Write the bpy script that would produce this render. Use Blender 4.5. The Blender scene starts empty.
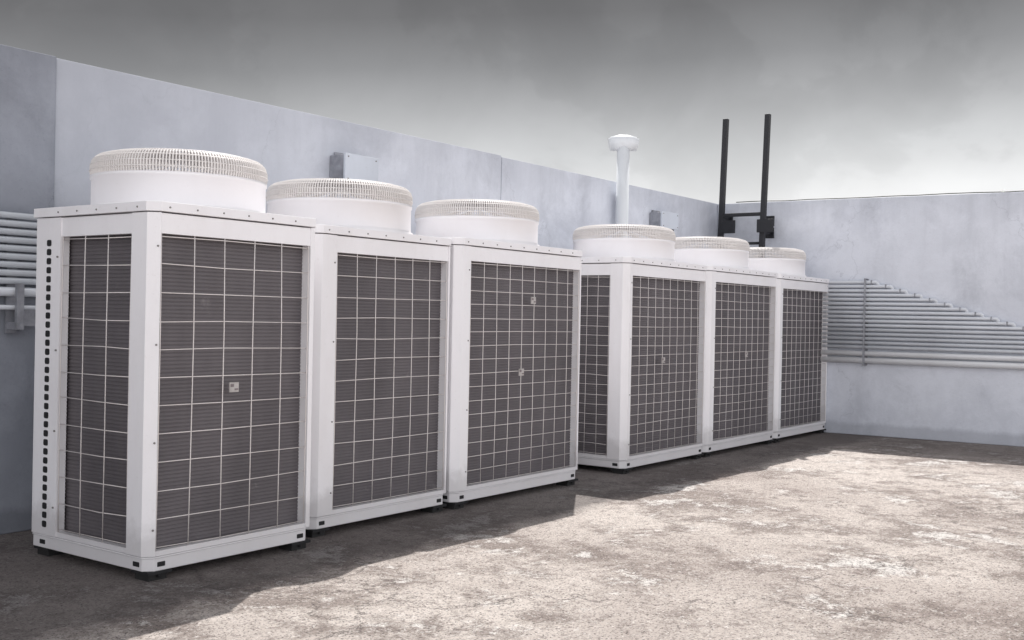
import bpy, bmesh, math, random
from mathutils import Vector, Matrix
random.seed(4)
scene=bpy.context.scene
col=scene.collection
GZ=-0.045      # roof floor level
# ------------------------------------------------------------------ materials
def newmat(name):
    m=bpy.data.materials.new(name); m.use_nodes=True
    nt=m.node_tree; b=nt.nodes['Principled BSDF']
    return m,nt,b
def N(nt,t,**k):
    n=nt.nodes.new(t)
    for a,v in k.items(): setattr(n,a,v)
    return n
def ramp(nt,stops,interp='LINEAR'):
    r=nt.nodes.new('ShaderNodeValToRGB'); cr=r.color_ramp; cr.interpolation=interp
    while len(cr.elements)>1: cr.elements.remove(cr.elements[-1])
    cr.elements[0].position=stops[0][0]; c=stops[0][1]; cr.elements[0].color=(c,c,c,1) if not hasattr(c,'__len__') else (*c,1)
    for p,c in stops[1:]:
        e=cr.elements.new(p); e.color=(c,c,c,1) if not hasattr(c,'__len__') else (*c,1)
    return r
def mix(nt,f,a,b,blend='MIX'):
    m=nt.nodes.new('ShaderNodeMix'); m.data_type='RGBA'; m.blend_type=blend
    for s,v in ((m.inputs[0],f),(m.inputs[6],a),(m.inputs[7],b)):
        if hasattr(v,'is_output'): nt.links.new(v,s)
        elif hasattr(v,'__len__'): s.default_value=(*v,1)
        else: s.default_value=v
    return m.outputs[2]
def noise(nt,vec,scale,detail=6,rough=.6,dist=0,stretch=None):
    if stretch:
        mp=nt.nodes.new('ShaderNodeMapping'); mp.inputs['Scale'].default_value=stretch
        nt.links.new(vec,mp.inputs['Vector']); vec=mp.outputs[0]
    n=nt.nodes.new('ShaderNodeTexNoise'); n.inputs['Scale'].default_value=scale
    n.inputs['Detail'].default_value=detail; n.inputs['Roughness'].default_value=rough
    n.inputs['Distortion'].default_value=dist
    nt.links.new(vec,n.inputs['Vector']); return n.outputs['Fac']
def rmp(nt,val,stops):
    r=ramp(nt,stops); nt.links.new(val,r.inputs[0]); return r.outputs[0]
def geo(nt): return nt.nodes.new('ShaderNodeNewGeometry').outputs['Position']
def bump(nt,b,h,s,d):
    n=nt.nodes.new('ShaderNodeBump'); n.inputs['Strength'].default_value=s; n.inputs['Distance'].default_value=d
    nt.links.new(h,n.inputs['Height']); nt.links.new(n.outputs[0],b.inputs['Normal'])
def cracks(nt,P,scale,width,amt):
    v=nt.nodes.new('ShaderNodeTexVoronoi'); v.feature='DISTANCE_TO_EDGE'; v.inputs['Scale'].default_value=scale
    vm=nt.nodes.new('ShaderNodeVectorMath'); vm.operation='ADD'
    nn=nt.nodes.new('ShaderNodeTexNoise'); nn.inputs['Scale'].default_value=2.0; nn.inputs['Detail'].default_value=8; nn.inputs['Roughness'].default_value=.6; nt.links.new(P,nn.inputs['Vector'])
    nt.links.new(P,vm.inputs[0]); nt.links.new(nn.outputs['Color'],vm.inputs[1]); nt.links.new(vm.outputs[0],v.inputs['Vector'])
    return rmp(nt,v.outputs['Distance'],[(.0,amt),(width,0)])

def paint(name,colr,dirt,rough=.45,amt=.5):
    m,nt,b=newmat(name); P=geo(nt)
    a=noise(nt,P,2.5,8,.65,stretch=(1,1,.35))
    f=rmp(nt,a,[(.45,0),(.8,amt)])
    c=mix(nt,f,colr,dirt)
    sp=rmp(nt,noise(nt,P,45,4,.6),[(.62,0),(.74,amt*.6)])
    c=mix(nt,sp,c,dirt)
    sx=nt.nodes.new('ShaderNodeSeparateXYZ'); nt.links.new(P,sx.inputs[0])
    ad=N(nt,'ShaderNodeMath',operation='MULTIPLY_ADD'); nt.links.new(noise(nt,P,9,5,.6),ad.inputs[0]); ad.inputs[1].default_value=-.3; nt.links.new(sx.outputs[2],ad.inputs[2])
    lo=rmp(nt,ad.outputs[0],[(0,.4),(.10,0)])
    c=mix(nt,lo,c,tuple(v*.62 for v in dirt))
    nt.links.new(c,b.inputs['Base Color']); b.inputs['Roughness'].default_value=rough
    bump(nt,b,noise(nt,P,30,3,.5),.05,.004)
    return m
M_white=paint('white_enamel_paint',(.875,.865,.89),(.65,.62,.62),.4,.42)
M_shroud=paint('white_fan_paint',(.875,.86,.88),(.73,.69,.68),.4,.3)
M_guardwire=paint('cream_wire_coating',(.82,.775,.76),(.55,.50,.48),.5,.5)
M_fangrille=paint('fan_grille_coating',(.80,.77,.755),(.64,.60,.58),.5,.45)
M_pipe=paint('pale_pvc_pipe',(.68,.71,.76),(.48,.49,.53),.35,.5)
M_pipeg=paint('grey_pvc_pipe',(.50,.53,.57),(.35,.365,.40),.35,.5)
M_pipew=paint('white_pvc_pipe',(.86,.87,.90),(.66,.65,.66),.35,.4)
M_vent=paint('vent_pipe_paint',(.74,.77,.80),(.55,.56,.59),.5,.5)
M_boxg=paint('pale_grey_box_paint',(.60,.64,.71),(.42,.44,.48),.5,.5)
def flat(name,c,r=.6,metal=0):
    m,nt,b=newmat(name); P=geo(nt)
    cc=mix(nt,rmp(nt,noise(nt,P,14,6,.6),[(.35,0),(.7,1)]),c,tuple(v*.6 for v in c))
    nt.links.new(cc,b.inputs['Base Color']); b.inputs['Roughness'].default_value=r; b.inputs['Metallic'].default_value=metal
    return m
M_dark=flat('dark_opening',(.015,.015,.017),.8)
M_black=flat('black_steel',(.009,.010,.015),.55)
M_rubber=flat('black_rubber',(.02,.02,.02),.8)
M_screw=flat('screw_zinc',(.28,.27,.26),.4,.5)
M_steel=flat('galvanised_steel',(.36,.37,.41),.45,.3)
M_bladem=flat('fan_blade_grey',(.12,.12,.13),.5)
M_badge=flat('badge_silver',(.52,.49,.48),.4)
M_badged=flat('badge_ink',(.24,.20,.21),.5)
def coilmat(axis):
    m,nt,b=newmat('coil_fins_'+('front' if axis==0 else 'side')); P=geo(nt)
    a=noise(nt,P,3,7,.6,stretch=(1,1,.5))
    c=mix(nt,rmp(nt,a,[(.3,0),(.7,1)]),(.150,.136,.146),(.105,.095,.103))
    w=nt.nodes.new('ShaderNodeTexWave'); w.wave_type='BANDS'; w.bands_direction='X' if axis==0 else 'Y'
    w.inputs['Scale'].default_value=45; w.inputs['Distortion'].default_value=.0
    nt.links.new(P,w.inputs['Vector'])
    c=mix(nt,.3,c,rmp(nt,w.outputs['Fac'],[(0,.55),(1,1.0)]),'MULTIPLY')
    d=rmp(nt,noise(nt,P,7,5,.7),[(.66,0),(.76,.35)])
    c=mix(nt,d,c,(.32,.30,.30))
    nt.links.new(c,b.inputs['Base Color']); b.inputs['Roughness'].default_value=.6
    return m
M_coil=[coilmat(0),coilmat(1)]
def wallmat(name,base,dirt,dark,vignette=False):
    m,nt,b=newmat(name); P=geo(nt)
    a=noise(nt,P,.6,9,.62,.3)
    c=mix(nt,rmp(nt,a,[(.38,0),(.62,1)]),base,dirt)
    s=noise(nt,P,2.2,8,.65,.2,stretch=(1,1,.10))
    c=mix(nt,rmp(nt,s,[(.50,0),(.78,.5)]),c,dark)
    t=noise(nt,P,1.8,11,.72,.3)
    c=mix(nt,rmp(nt,t,[(.46,0),(.60,.55)]),c,tuple(min(1,v*1.13) for v in base))
    t2=noise(nt,P,1.2,12,.74,.3)
    c=mix(nt,rmp(nt,t2,[(.52,0),(.72,.55)]),c,dark)
    c=mix(nt,rmp(nt,noise(nt,P,60,5,.7),[(.58,0),(.72,.3)]),c,dark)
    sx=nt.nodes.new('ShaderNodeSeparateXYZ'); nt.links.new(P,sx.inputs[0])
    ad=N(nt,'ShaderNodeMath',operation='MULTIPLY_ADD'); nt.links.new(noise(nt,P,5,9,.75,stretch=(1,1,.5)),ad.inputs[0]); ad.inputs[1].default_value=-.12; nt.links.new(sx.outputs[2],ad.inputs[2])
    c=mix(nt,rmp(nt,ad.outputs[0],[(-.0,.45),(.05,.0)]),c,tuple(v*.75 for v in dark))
    if vignette:   # noise-broken vignette shading painted into the colour towards the left end
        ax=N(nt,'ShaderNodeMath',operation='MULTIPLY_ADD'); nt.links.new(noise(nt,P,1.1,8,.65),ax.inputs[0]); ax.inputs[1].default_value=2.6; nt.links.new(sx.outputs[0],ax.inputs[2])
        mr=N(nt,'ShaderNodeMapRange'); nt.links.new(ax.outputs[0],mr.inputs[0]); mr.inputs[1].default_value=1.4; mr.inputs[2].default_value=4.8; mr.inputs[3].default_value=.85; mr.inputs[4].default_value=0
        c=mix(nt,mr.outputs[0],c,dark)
    ad2=N(nt,'ShaderNodeMath',operation='MULTIPLY_ADD'); nt.links.new(noise(nt,P,4,7,.7,stretch=(1,1,.1)),ad2.inputs[0]); ad2.inputs[1].default_value=.8
    sb=N(nt,'ShaderNodeMath',operation='SUBTRACT'); nt.links.new(sx.outputs[2],sb.inputs[0]); sb.inputs[1].default_value=.4
    g=N(nt,'ShaderNodeMapRange'); g.inputs[1].default_value=2.3; g.inputs[2].default_value=2.65
    nt.links.new(sb.outputs[0],ad2.inputs[2]); nt.links.new(ad2.outputs[0],g.inputs[0])
    gg=N(nt,'ShaderNodeMath',operation='MULTIPLY'); nt.links.new(g.outputs[0],gg.inputs[0]); gg.inputs[1].default_value=.38
    c=mix(nt,gg.outputs[0],c,dark)
    c=mix(nt,cracks(nt,P,.4,.003,.4),c,dark)
    nt.links.new(c,b.inputs['Base Color']); b.inputs['Roughness'].default_value=.85
    bump(nt,b,noise(nt,P,18,8,.65),.3,.01)
    return m
M_wall=wallmat('painted_plaster',(.67,.695,.76),(.585,.61,.68),(.395,.415,.465))
M_wallb=wallmat('vignetted_weathered_plaster',(.67,.695,.76),(.585,.61,.68),(.395,.415,.465),True)
M_wall2=wallmat('dark_plaster',(.30,.318,.365),(.24,.257,.297),(.14,.15,.175))  # darker tint for the left wall panel
# floor
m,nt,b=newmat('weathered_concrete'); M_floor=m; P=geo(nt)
c=mix(nt,rmp(nt,noise(nt,P,.45,10,.6,.2),[(.40,0),(.60,1)]),(.45,.39,.358),(.66,.595,.55))
c=mix(nt,rmp(nt,noise(nt,P,.75,15,.78,.1),[(.495,0),(.56,.8)]),c,(.25,.205,.183))
c=mix(nt,rmp(nt,noise(nt,P,3.0,13,.85,.1),[(.525,0),(.57,.55)]),c,(.21,.168,.15))
c=mix(nt,rmp(nt,noise(nt,P,1.5,15,.84,.2),[(.555,0),(.575,.85)]),c,(.80,.765,.735))
c=mix(nt,rmp(nt,noise(nt,P,18,9,.85),[(.53,0),(.57,.5)]),c,(.165,.13,.117))
c=mix(nt,rmp(nt,noise(nt,P,42,6,.75),[(.57,0),(.62,.75)]),c,(.80,.765,.735))
c=mix(nt,rmp(nt,noise(nt,P,95,3,.6),[(.56,0),(.62,.8)]),c,(.08,.062,.058))
c=mix(nt,cracks(nt,P,.35,.004,.75),c,(.07,.057,.053))
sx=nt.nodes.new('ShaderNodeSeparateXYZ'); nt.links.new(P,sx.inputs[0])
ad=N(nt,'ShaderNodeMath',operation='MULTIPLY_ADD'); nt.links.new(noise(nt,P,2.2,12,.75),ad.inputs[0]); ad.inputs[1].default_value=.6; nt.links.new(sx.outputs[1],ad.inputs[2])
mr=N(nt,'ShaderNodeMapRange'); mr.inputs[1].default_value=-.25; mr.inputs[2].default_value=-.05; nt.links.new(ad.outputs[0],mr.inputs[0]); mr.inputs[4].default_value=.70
c=mix(nt,mr.outputs[0],c,(.058,.049,.051))  # dirt near the units, with their shadow's darkness painted into the colour too
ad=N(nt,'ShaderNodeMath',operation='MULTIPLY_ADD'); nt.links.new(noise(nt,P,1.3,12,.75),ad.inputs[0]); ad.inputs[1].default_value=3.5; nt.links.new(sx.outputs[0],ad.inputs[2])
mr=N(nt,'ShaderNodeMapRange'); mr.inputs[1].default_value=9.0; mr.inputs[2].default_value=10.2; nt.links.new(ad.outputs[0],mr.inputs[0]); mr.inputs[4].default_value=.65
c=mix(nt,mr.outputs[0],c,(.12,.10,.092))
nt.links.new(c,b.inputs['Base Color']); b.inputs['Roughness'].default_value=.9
hb=mix(nt,.5,noise(nt,P,14,12,.85),noise(nt,P,60,6,.75))
bump(nt,b,hb,.8,.032)

# ------------------------------------------------------------------ mesh helpers
class B:
    def __init__(s): s.bm=bmesh.new(); s.mi=0
    def quad(s,*v):
        f=s.bm.faces.new([s.bm.verts.new(p) for p in v]); f.material_index=s.mi; return f
    def box(s,x0,x1,y0,y1,z0,z1,sh=(0,0)):
        v=[s.bm.verts.new((x+(sh[0] if z==z1 else 0),y+(sh[1] if z==z1 else 0),z)) for z in (z0,z1) for y in (y0,y1) for x in (x0,x1)]
        for q in ((0,2,3,1),(4,5,7,6),(0,1,5,4),(2,6,7,3),(0,4,6,2),(1,3,7,5)):
            f=s.bm.faces.new([v[i] for i in q]); f.material_index=s.mi
    def prism(s,pts,z0,z1):
        lo=[s.bm.verts.new((x,y,z0)) for x,y in pts]; hi=[s.bm.verts.new((x,y,z1)) for x,y in pts]
        n=len(pts)
        for i in range(n):
            f=s.bm.faces.new((lo[i],lo[(i+1)%n],hi[(i+1)%n],hi[i])); f.material_index=s.mi
        for l in (lo[::-1],hi):
            f=s.bm.faces.new(l); f.material_index=s.mi
    def tube(s,path,r,n=8,smooth=True,caps=True):
        path=[Vector(p) for p in path]; rings=[]
        prev=None
        for i,p in enumerate(path):
            t=(path[min(i+1,len(path)-1)]-path[max(i-1,0)]).normalized()
            if prev is None:
                a=Vector((0,0,1)) if abs(t.z)<.9 else Vector((1,0,0)); u=t.cross(a).normalized()
            else:
                u=(prev-t*prev.dot(t)).normalized()
            prev=u; w=t.cross(u)
            rr=r[i] if hasattr(r,'__len__') else r
            rings.append([s.bm.verts.new(p+(u*math.cos(k*2*math.pi/n)+w*math.sin(k*2*math.pi/n))*rr) for k in range(n)])
        for a,b2 in zip(rings,rings[1:]):
            for k in range(n):
                f=s.bm.faces.new((a[k],a[(k+1)%n],b2[(k+1)%n],b2[k])); f.material_index=s.mi; f.smooth=smooth
        if caps:
            for q in (rings[0],rings[-1]):
                f=s.bm.faces.new(q); f.material_index=s.mi
    def lathe(s,prof,n=64,smooth=True):
        rings=[[s.bm.verts.new((r*math.cos(k*2*math.pi/n),r*math.sin(k*2*math.pi/n),z)) for k in range(n)] for r,z in prof]
        for a,b2 in zip(rings,rings[1:]):
            for k in range(n):
                f=s.bm.faces.new((a[k],a[(k+1)%n],b2[(k+1)%n],b2[k])); f.material_index=s.mi; f.smooth=smooth
    def obj(s,name,mats,parent=None,loc=(0,0,0),bevel=0):
        bmesh.ops.recalc_face_normals(s.bm,faces=s.bm.faces[:])
        me=bpy.data.meshes.new(name); s.bm.to_mesh(me); s.bm.free()
        for mt in mats: me.materials.append(mt)
        o=bpy.data.objects.new(name,me); col.objects.link(o); o.location=loc
        if parent: o.parent=parent
        if bevel:
            md=o.modifiers.new('bevel','BEVEL'); md.width=bevel; md.segments=2; md.limit_method='ANGLE'; md.angle_limit=math.radians(40)
        return o
def thing(o,label,cat,group=None):
    o['label']=label; o['category']=cat
    if group: o['group']=group
    return o
def empty(name,loc=(0,0,0)):
    o=bpy.data.objects.new(name,None); o.empty_display_size=.2; col.objects.link(o); o.location=loc; return o

# ------------------------------------------------------------------ fan meshes (shared)
R=.442
def shroud_mesh():
    b=B()
    b.lathe([(R+.014,0),(R+.014,.016),(R+.001,.022),(R,.03),(R,.164),(R+.006,.168),(R+.006,.184),(R-.012,.186),(R-.02,.164),(R-.03,.02)],96)
    return b
def grille_mesh():
    b=B(); n=180
    prof=[(R+.003,.178),(R+.008,.205),(R+.008,.236),(R+.000,.264),(R-.018,.285),(R-.045,.297),(R-.08,.302),(R-.14,.304),(.12,.306)]
    for k in range(n):
        a=k*2*math.pi/n; ca,sa=math.cos(a),math.sin(a); tx,ty=-sa,ca
        prev=None
        for i,(r,z) in enumerate(prof):
            w=.0031 if i<5 else .0023
            inn=(r-.007,z-.004) if i>2 else (r-.007,z)
            q=[b.bm.verts.new((rr*ca+tx*s*w,rr*sa+ty*s*w,zz)) for rr,zz,s in ((r,z,-1),(r,z,1),(inn[0],inn[1],1),(inn[0],inn[1],-1))]
            if prev:
                for j in range(4): b.bm.faces.new((prev[j],prev[(j+1)%4],q[(j+1)%4],q[j]))
            prev=q
    def ring(r,z,t=.0032,m=96):
        b.tube([(r*math.cos(k*2*math.pi/m),r*math.sin(k*2*math.pi/m),z) for k in range(m+1)],t,5,True,False)
    for r,z in [(R+.009,.210),(R+.006,.240),(R-.006,.270),(R-.030,.290)]: ring(r,z,.0023)
    for r,z in [(.36,.303),(.30,.304),(.2,.305),(.12,.306)]: ring(r,z,.003)
    b.lathe([(.0,.312),(.11,.312),(.125,.306),(.125,.298),(0,.298)],32)
    return b
def blade_mesh():
    b=B()
    b.lathe([(0,.16),(.07,.155),(.09,.13),(.09,.03),(0,.03)],28)
    for k in range(4):
        a0=k*math.pi/2; rows=[]
        for i in range(7):
            r=.08+(R-.055-.08)*i/6; w=.32+.38*i/6
            row=[]
            for j in range(5):
                t=j/4-.5; a=a0+t*w*1.15-.12*i/6
                row.append(b.bm.verts.new((r*math.cos(a),r*math.sin(a),.09+t*.11-.02*t*t)))
            rows.append(row)
        for p,q in zip(rows,rows[1:]):
            for j in range(4):
                f=b.bm.faces.new((p[j],p[j+1],q[j+1],q[j])); f.smooth=True
    return b
fan_src={}
def add_fan(parent,loc):
    if not fan_src:
        s=shroud_mesh().obj('fan_shroud',[M_shroud],parent,loc)
        g=grille_mesh().obj('fan_guard',[M_fangrille],s,(0,0,0))
        bl=blade_mesh().obj('fan_rotor',[M_bladem],s,(0,0,0))
        fan_src.update(s=s,g=g,b=bl)
        return
    s=fan_src['s'].copy(); s.parent=parent; s.location=loc; col.objects.link(s)
    for k in 'gb':
        o=fan_src[k].copy(); o.parent=s; col.objects.link(o)

# ------------------------------------------------------------------ condenser unit
def unit(x0,x1,y0,D,pl,pr,cols,rows,fx,label,badge=None,vents=False,scols=3,wr=.0025,H=1.7,fy=.625):
    U=empty('condenser_unit',(x0,y0,GZ)); W=x1-x0; o=-GZ
    zc0=0+o; zm0=.092+o; zm1=H-.145+o; zt=H+o
    thing(U,label,'air conditioner','rooftop air conditioner condenser units')
    sp=.155; bp=.212
    ch=.04
    b=B()
    b.prism([(ch,0),(W-ch,0),(W,ch),(W,D-.01),(0,D-.01),(0,ch)],zc0+.0,zc0+.058)
    b.prism([(ch,-.005),(W-ch,-.005),(W+.005,ch),(W+.005,D-.008),(-.005,D-.008),(-.005,ch)],zc0+.058,zc0+.066)
    b.mi=1
    for xx in (.055,W-.10):
        b.box(xx,xx+.045,-.0025,.03,zc0+.018,zc0+.042)
    for yy in (.055,D-.12):
        b.box(-.0025,.03,yy,yy+.05,zc0+.018,zc0+.042)
    b.obj('base_frame',[M_white,M_dark],U,bevel=.004)
    zb=zc0+.068
    def post(pts):
        b=B(); b.prism(pts,zb,zm1+.095); return b
    p=post([(ch,-.004),(pl,-.004),(pl,.045),(.045,.045),(.045,sp),(-.004,sp),(-.004,ch)])
    p.mi=1
    for z in (zm0+.1,zm0+.5,zm0+.95,zm1-.06): p.tube([(pl-.018,-.003,z),(pl-.018,-.009,z)],.005,8)
    p.obj('corner_post',[M_white,M_screw],U,bevel=.005)
    p=post([(W-pr,-.004),(W-.014,-.004),(W+.004,.018),(W+.004,.13),(W-pr,.13)])
    p.obj('corner_post',[M_white],U,bevel=.003)
    p=post([(-.004,D-bp),(.045,D-bp),(.045,D-.05),(.12,D-.05),(.12,D-.002),(-.004,D-.002)])
    if vents:
        p.mi=1; n=32
        for k in range(n):
            z=zm0+.03+k*(zm1-zm0-.06)/(n-1)
            yc=D-.115; q=[]
            for a in range(16):
                t=a*2*math.pi/16; cs=math.cos(t); sn=math.sin(t)
                q.append((-.0062,yc+math.copysign(abs(cs)**.5,cs)*.019,z+math.copysign(abs(sn)**.5,sn)*.0160))
            lo=[p.bm.verts.new(v) for v in q]; hi=[p.bm.verts.new((-.002,y,zz)) for _,y,zz in q]
            f=p.bm.faces.new(lo); f.material_index=1
            for i in range(16):
                f=p.bm.faces.new((lo[i],lo[(i+1)%16],hi[(i+1)%16],hi[i])); f.material_index=1
        p.mi=2
        for z in (zm0+.12,zm0+.5,zm0+.9,zm1-.1): p.tube([(-.003,D-bp+.02,z),(-.010,D-bp+.02,z)],.005,8)
    p.obj('corner_post',[M_white,M_dark,M_screw],U,bevel=0 if vents else .004)
    p=post([(W-.12,D-.05),(W-.045,D-.05),(W-.045,D-.15),(W+.004,D-.15),(W+.004,D-.002),(W-.12,D-.002)])
    p.obj('corner_post',[M_white],U,bevel=.004)
    b=B()
    b.box(pl-.001,W-pr+.001,.001,.04,zb,zm0); b.box(pl,W-pr,.002,.04,zm1,zm1+.093)
    b.box(.002,.04,sp,D-bp,zb,zm0); b.box(.002,.04,sp,D-bp,zm1,zm1+.093)
    b.box(W-.04,W-.002,.13,D-.15,zb,zm1+.093); b.box(.12,W-.12,D-.04,D-.008,zb,zm1+.093)
    b.obj('side_panel',[M_white],U)
    b=B()
    e=.014
    b.prism([(ch-e*.3,-e),(W-ch*.5,-e),(W+e,ch*.5),(W+e,D+e),(-e,D+e),(-e,ch-e*.3)],zm1+.100,zt)
    b.mi=1
    k=.08
    while k<W-.03:
        b.tube([(k,-e+.002,zt-.025),(k,-e-.004,zt-.025)],.0048,8); k+=.155
    k=.1
    while k<D-.05:
        b.tube([(-e+.002,k,zt-.025),(-e-.004,k,zt-.025)],.0048,8); k+=.16
    b.obj('top_panel',[M_white,M_screw],U,bevel=.006)
    def coil(axis,a0,a1):
        b=B(); pitch=.0185; n=int((zm1-zm0+.04)/pitch)+1; z=zm0-.015
        for i in range(n):
            za=z+i*pitch; prof=[(.060,za),(.0580,za+.003),(.0580,za+pitch-.0050),(.0612,za+pitch-.0028),(.0612,za+pitch)]
            for (d0,q0),(d1,q1) in zip(prof,prof[1:]):
                if axis==0: b.quad((a0,d0,q0),(a1,d0,q0),(a1,d1,q1),(a0,d1,q1))
                else: b.quad((d0,a0,q0),(d0,a1,q0),(d1,a1,q1),(d1,a0,q1))
        return b.obj('condenser_coil',[M_coil[axis]],U)
    coil(0,pl-.02,W-pr-.001); coil(1,sp-.02,D-bp+.02)
    def guard(axis,a0,a1,nc):
        b=B(); d=.006
        def jit(s=.0045): return random.uniform(-s,s)
        def P(a,z,dd=0): return (a,d+dd,z) if axis==0 else (d+dd,a,z)
        for i in range(nc+1):
            a=a0+.009+(a1-a0-.018)*i/nc; s=.0045 if 0<i<nc else .001
            b.tube([P(a+jit(s),zm0-.004),P(a+jit(s),zm0*.7+zm1*.3,-.003),P(a+jit(s),zm0*.3+zm1*.7,-.004),P(a+jit(s),zm1+.004)],wr,5,True)
        for i in range(rows+1):
            z=zm0+.012+(zm1-zm0-.024)*i/rows
            b.tube([P(a0-.004,z+jit(),.005),P(a0*.6+a1*.4,z+jit(),.0015),P(a1+.004,z+jit(),.005)],wr*.92,5,True)
        return b.obj('wire_guard',[M_guardwire],U)
    guard(0,pl,W-pr,cols); guard(1,sp,D-bp,scols)
    for xx in (.02,W-.12):
        for yy in (.015,D-.12):
            b=B(); b.box(xx,xx+.10,yy,yy+.10,0,zc0-.014); b.mi=1; b.box(xx-.015,xx+.115,yy-.02,yy+.11,zc0-.014,zc0)
            b.tube([(xx+.05,yy-.008,zc0-.014),(xx+.05,yy-.008,zc0-.03)],.008,6)
            b.obj('foot',[M_rubber,M_dark],U)
    if badge:
        for (bx,bz) in badge:
            b=B(); bx-=x0; z=bz+o
            b.box(bx-.028,bx+.028,-.006,.000,z-.024,z+.024); b.mi=1
            b.box(bx-.022,bx-.004,-.0085,-.006,z+.002,z+.016); b.box(bx+.003,bx+.023,-.0085,-.006,z-.014,z-.006)
            b.obj('badge',[M_badge,M_badged],U)
    add_fan(U,(fx-x0,fy-y0,zt))
    return U
unit(0,1.018,0,.945,.042,.042,5,11,.585,'white condenser with round top fan and slotted corner post',[(.48,.83)],True,fy=.58)
unit(1.186,2.362,.170,.80,.155,.028,6,12,1.815,'white condenser with coarse wire guard over grey coil',H=1.692)
unit(2.408,3.885,.146,.81,.125,.028,9,16,3.21,'wide white condenser with finely gridded guard, ending its row',[(3.12,.82),(3.25,1.32)],wr=.0023,H=1.706)
unit(4.570,6.01,.151,.81,.085,.028,10,18,5.32,'white condenser starting the farther row, coil on two sides',[(5.2,.86)],scols=4,wr=.0021)
unit(6.06,7.63,.151,.81,.13,.028,10,18,6.89,'white condenser standing between two alike on concrete roof',[(6.9,.88)],wr=.0021,H=1.706)
unit(7.68,9.13,.151,.81,.11,.03,10,18,8.40,'white condenser at the far end beside the pale wall',wr=.0021,H=1.698)

# ------------------------------------------------------------------ floor & walls
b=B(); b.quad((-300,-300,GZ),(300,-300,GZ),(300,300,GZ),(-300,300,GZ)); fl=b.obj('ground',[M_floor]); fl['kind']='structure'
WY=1.523; EX=9.075; WH=2.612
W1=empty('parapet_wall',(0,WY,GZ)); thing(W1,'tall pale blue painted plaster wall behind the condensers','wall')
def wseg(x0,x1,mat,off,h,name='wall_panel'):
    b=B(); b.box(x0,x1,off,.22,0,h-GZ); return b.obj(name,[mat],W1,bevel=.006)
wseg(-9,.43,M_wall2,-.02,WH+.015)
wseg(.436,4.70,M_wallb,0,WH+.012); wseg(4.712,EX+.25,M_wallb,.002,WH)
PIV=Vector((EX,WY,0)); RZ=Matrix.Translation(PIV)@Matrix.Rotation(math.radians(3.5),4,'Z')@Matrix.Translation(-PIV)
def onend(o):
    o.matrix_basis=RZ@o.matrix_basis; return o
W2=empty('end_wall',(EX,0,GZ)); thing(W2,'pale blue plaster end wall with pipes fixed along it','wall')
b=B(); b.box(0,.22,-11,WY-.002,0,WH-GZ-.004); b.obj('wall_panel',[M_wall],W2,bevel=.008); onend(W2)

b=B(); pts=[]; y=1.3
while y>-9:
    pts.append((EX+.03+random.uniform(-.01,.01),y,WH+.004+abs(random.gauss(0,.008)))); y-=.3
b.tube(pts,.0055,5); onend(thing(b.obj('cable',[M_black]),'thin black cable lying loosely along the wall top','cable'))

n=16; PIT=.0482
def endpipe(z,yend,r,mat,label):
    b=B(); x=EX-.050
    if yend>-9:
        pts=[(x,1.35,z),(x,yend+.035,z),(x,yend+.013,z-.003),(x,yend+.003,z-.014),(x+.004,yend,z-PIT*.7),(EX+.01,yend,z-PIT*.9)]
    else: pts=[(x,1.35,z),(x,yend,z)]
    b.tube(pts,r,12)
    b.mi=1
    if yend>-9:
        b.box(x-r-.003,EX-.001,yend+.060,yend+.074,z-r-.002,z+r+.003)
    o=b.obj('conduit_pipe',[mat,M_steel]); thing(o,label,'pipe','horizontal pipes fixed to the walls'); return onend(o)
for k in range(n):
    z=1.665-k*PIT
    ye=-.40-k*.155
    if z<1.14: ye=-9.5
    endpipe(z,ye,.0192,M_pipe,'thin grey pipe ending in a small elbow at wall' if ye>-9 else 'thin grey pipe in a stacked bundle on the wall')
endpipe(.870,-9.6,.030,M_pipew,'thicker white pipe running low along the end wall')
endpipe(.793,-9.6,.033,M_pipew,'thicker white pipe running low along the end wall')
for yy,zt_ in ((-.27,1.70),(-2.6,1.14),(-4.4,1.14)):
    b=B(); b.box(EX-.022,EX,yy-.02,yy+.02,.74,zt_)
    b.box(EX-.098,EX-.092,yy-.010,yy+.010,.74,zt_); b.box(EX-.098,EX,yy-.010,yy+.010,zt_,zt_+.005); b.box(EX-.098,EX,yy-.010,yy+.010,.735,.74)
    onend(thing(b.obj('pipe_bracket',[M_steel]),'galvanised steel strap holding the stacked pipes to wall','bracket','pipe brackets on the walls'))
for k in range(9):
    z=1.70-k*.0445; b=B(); b.tube([(-7,WY-.08,z),(EX-.15,WY-.08,z)],.0180,10)
    thing(b.obj('conduit_pipe',[M_pipeg]),'thin grey pipe along the wall behind the units','pipe','horizontal pipes fixed to the walls')
for z,r in ((1.285,.026),(1.20,.014)):
    b=B(); b.tube([(-7,WY-.08,z),(EX-.15,WY-.08,z)],r,10)
    thing(b.obj('conduit_pipe',[M_pipe]),'white pipe below the grey pipe stack','pipe','horizontal pipes fixed to the walls')
for xx in (-2.0,.17,3.1):
    b=B(); b.box(xx-.03,xx+.03,WY-.05,WY-.036,1.06,1.72); b.box(xx-.025,xx+.025,WY-.135,WY-.05,1.08,1.12); b.box(xx-.02,xx+.02,WY-.14,WY-.118,1.08,1.33)
    b.box(xx+.03,xx+.10,WY-.12,WY-.036,1.10,1.19)
    thing(b.obj('pipe_bracket',[M_steel]),'galvanised steel bracket under the pipe stack','bracket','pipe brackets on the walls')

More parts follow.
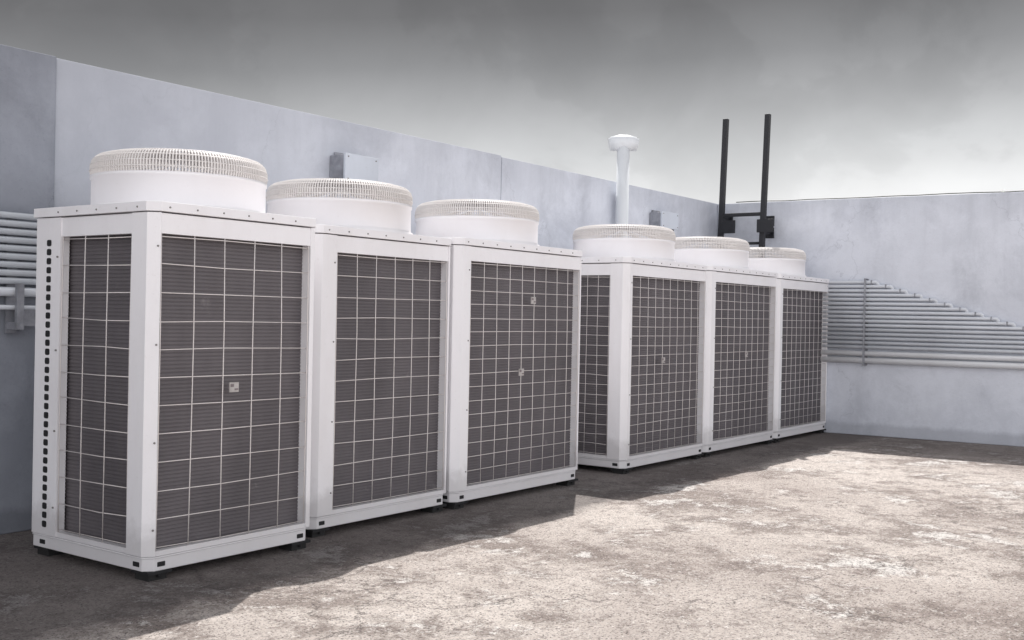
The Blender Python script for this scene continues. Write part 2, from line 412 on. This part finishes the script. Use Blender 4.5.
def jbox(x0,x1,z0,z1,d,label):
    E=empty('junction_box',((x0+x1)/2,WY,z0)); thing(E,label,'electrical box'); w=(x1-x0)/2; h=z1-z0
    b=B(); b.box(-w,w,-d,-.001,0,h); b.box(-w+.04,w-.04,-.02,-.001,-.03,h+.03)
    b.obj('box_body',[M_steel],E,bevel=.006)
    b=B(); b.box(-w-.008,w+.008,-d-.022,-d-.001,-.008,h+.008); b.mi=1
    for sx_ in (-w+.02,w-.02):
        for sz in (.015,h-.015): b.tube([(sx_,-d-.02,sz),(sx_,-d-.027,sz)],.006,8)
    b.obj('box_cover',[M_boxg,M_screw],E,bevel=.004)
    b=B(); b.tube([(w,-d*.5,h*.45),(w+.04,-d*.5,h*.45),(w+.07,-d*.5,h*.3),(w+.08,-d*.4,0),(w+.08,-.03,-.35)],.012,8)
    b.mi=1; b.tube([(w+.001,-d*.5,h*.45),(w+.025,-d*.5,h*.45)],.025,10)
    b.obj('cable_entry',[M_black,M_steel],E)
jbox(2.60,2.93,2.16,2.35,.15,'pale grey metal junction box fixed high on the wall')
jbox(7.40,7.76,2.20,2.36,.14,'small grey junction box on wall by the vent pipe')

V=empty('vent_pipe',(6.64,1.42,GZ)); thing(V,'pale vent pipe with rounded tee cowl rising above wall','vent pipe')
b=B(); b.tube([(0,0,0),(0,0,3.03)],.064,32); b.obj('pipe',[M_vent],V)
b=B()
dx,dy=.586,-.81
def al(t,z): return (dx*t,dy*t,z)
b.tube([al(-.145,3.022),al(-.118,3.028),al(-.117,3.030),al(-.04,3.045),al(.04,3.045),al(.117,3.030),al(.118,3.028),al(.145,3.022)],[.064,.066,.074,.078,.078,.074,.066,.064],28)
b.obj('tee_cowl',[M_vent],V)

L=empty('roof_ladder',(EX-.26,1.10,GZ)); thing(L,'black steel ladder rails rising above the roof corner','ladder')
def rail(y,dz=0):
    b=B(); b.box(-.029,.029,y-.029+.06,y+.029+.06,0,3.57-GZ+dz,sh=(0,-.10)); return b.obj('rail',[M_black],L,bevel=.004)
rail(-.27,.01); rail(.25)
for z in [.35+.3*i for i in range(7)]:
    s=.06-.10*z/3.6
    b=B(); b.tube([(0,-.25+s,z),(0,.23+s,z)],.016,8); b.obj('rung',[M_black],L)
b=B(); b.box(-.022,.022,-.27,.23,2.465,2.505); b.obj('cross_bar',[M_black],L,bevel=.003)
for y,z in ((-.27,2.42),(.25,2.46),(-.27,2.28)):
    b=B(); b.box(.03,.22,y-.018,y+.018,z-.02,z+.02); b.box(.21,.23,y-.05,y+.05,z-.06,z+.06); b.obj('wall_bracket',[M_black],L,bevel=.003)
b=B(); b.box(-.05,-.031,-.42,-.22,2.27,2.42); b.obj('clamp_plate',[M_black],L,bevel=.003)
b=B(); b.box(-.05,-.031,.05,.22,2.27,2.42); b.obj('clamp_plate',[M_black],L,bevel=.003)

# ------------------------------------------------------------------ light
sd=Vector((.62,.38,1.0)).normalized()
el=math.asin(sd.z)
sun=bpy.data.lights.new('Sun','SUN'); sun.energy=5.0; sun.angle=math.radians(.5); sun.color=(1,.965,.925)
so=bpy.data.objects.new('Sun',sun); col.objects.link(so); so.rotation_euler=sd.to_track_quat('Z','Y').to_euler()
w=bpy.data.worlds.new('World'); scene.world=w; w.use_nodes=True; nt=w.node_tree
for nn in list(nt.nodes): nt.nodes.remove(nn)
out=nt.nodes.new('ShaderNodeOutputWorld'); sky=nt.nodes.new('ShaderNodeTexSky'); sky.sky_type='NISHITA'; sky.sun_disc=False
sky.sun_elevation=el; sky.sun_rotation=math.atan2(sd.x,sd.y); sky.dust_density=3; sky.air_density=1.2
b1=nt.nodes.new('ShaderNodeBackground'); b1.inputs[1].default_value=.07; nt.links.new(sky.outputs[0],b1.inputs[0])
tc=nt.nodes.new('ShaderNodeTexCoord'); D_=tc.outputs['Generated']
sx=nt.nodes.new('ShaderNodeSeparateXYZ'); nt.links.new(D_,sx.inputs[0])
def dot(v):
    n_=nt.nodes.new('ShaderNodeVectorMath'); n_.operation='DOT_PRODUCT'; nt.links.new(D_,n_.inputs[0]); n_.inputs[1].default_value=v; return n_.outputs['Value']
def ma(op,a,b_,c_=None):
    n_=nt.nodes.new('ShaderNodeMath'); n_.operation=op
    for i,v in enumerate((a,b_,c_)):
        if v is None: continue
        if hasattr(v,'is_output'): nt.links.new(v,n_.inputs[i])
        else: n_.inputs[i].default_value=v
    return n_.outputs[0]
n1=noise(nt,D_,2.4,3,.4,0,stretch=(1,1,1.5)); n2=noise(nt,D_,1.6,4,.5)
ze=ma('ADD',sx.outputs[2],ma('MULTIPLY_ADD',n1,.03,-.015))
ze=ma('ADD',ze,ma('MULTIPLY',dot((.586,-.81,0)),-.06))
bank=rmp(nt,ze,[(0,(.97,.965,.955)),(.095,(.88,.885,.89)),(.14,(.66,.67,.68)),(.18,(.45,.455,.465)),(.22,(.275,.277,.285)),(.262,(.172,.171,.175)),(.32,(.122,.120,.123)),(.55,(.25,.25,.26)),(.8,(.5,.51,.54))])
puff=rmp(nt,noise(nt,D_,6.5,12,.52,.2,stretch=(1,1,1.2)),[(.38,.90),(.49,.97),(.525,1.04),(.64,1.10)])
bank=mix(nt,1.0,bank,puff,'MULTIPLY')
fr=rmp(nt,n2,[(.3,(.92,.925,.965)),(.7,(1.0,.995,1.015))])
gain=rmp(nt,sx.outputs[2],[(0,1.0),(.35,.8),(.7,.30),(1,.17)])
fr=mix(nt,1.0,fr,gain,'MULTIPLY')
fac=N(nt,'ShaderNodeMapRange'); fac.inputs[1].default_value=-.05; fac.inputs[2].default_value=.55; fac.interpolation_type='SMOOTHSTEP'
nt.links.new(dot((.81,.586,0)),fac.inputs[0])
frg=N(nt,'ShaderNodeVectorMath',operation='SCALE'); nt.links.new(fr,frg.inputs[0]); frg.inputs['Scale'].default_value=2.0  # unseen sky behind the camera, brightened to fill the shaded faces
cl=mix(nt,fac.outputs[0],frg.outputs[0],bank)
b2=nt.nodes.new('ShaderNodeBackground'); nt.links.new(cl,b2.inputs[0]); b2.inputs[1].default_value=1.0
ms=nt.nodes.new('ShaderNodeMixShader'); ms.inputs[0].default_value=.97
nt.links.new(b1.outputs[0],ms.inputs[1]); nt.links.new(b2.outputs[0],ms.inputs[2]); nt.links.new(ms.outputs[0],out.inputs[0])

# ------------------------------------------------------------------ camera
yaw,pit,rol=.6266,-.0029,.0196
fw=Vector((math.cos(pit)*math.cos(yaw),math.cos(pit)*math.sin(yaw),math.sin(pit))); rt=Vector((math.sin(yaw),-math.cos(yaw),0)); up=rt.cross(fw)
r2=rt*math.cos(rol)+up*math.sin(rol); u2=-rt*math.sin(rol)+up*math.cos(rol)
cam=bpy.data.cameras.new('Camera'); co=bpy.data.objects.new('Camera',cam); col.objects.link(co)
mt=Matrix((r2,u2,-fw)).transposed().to_4x4(); mt.translation=Vector((-3.0988,-4.2711,1.2020)); co.matrix_world=mt
cam.lens=36*1100.7/1024; cam.sensor_width=36; cam.clip_end=2000; cam.clip_start=.05
scene.camera=co
scene.view_settings.view_transform='Standard'; scene.view_settings.look='None'; scene.view_settings.exposure=0
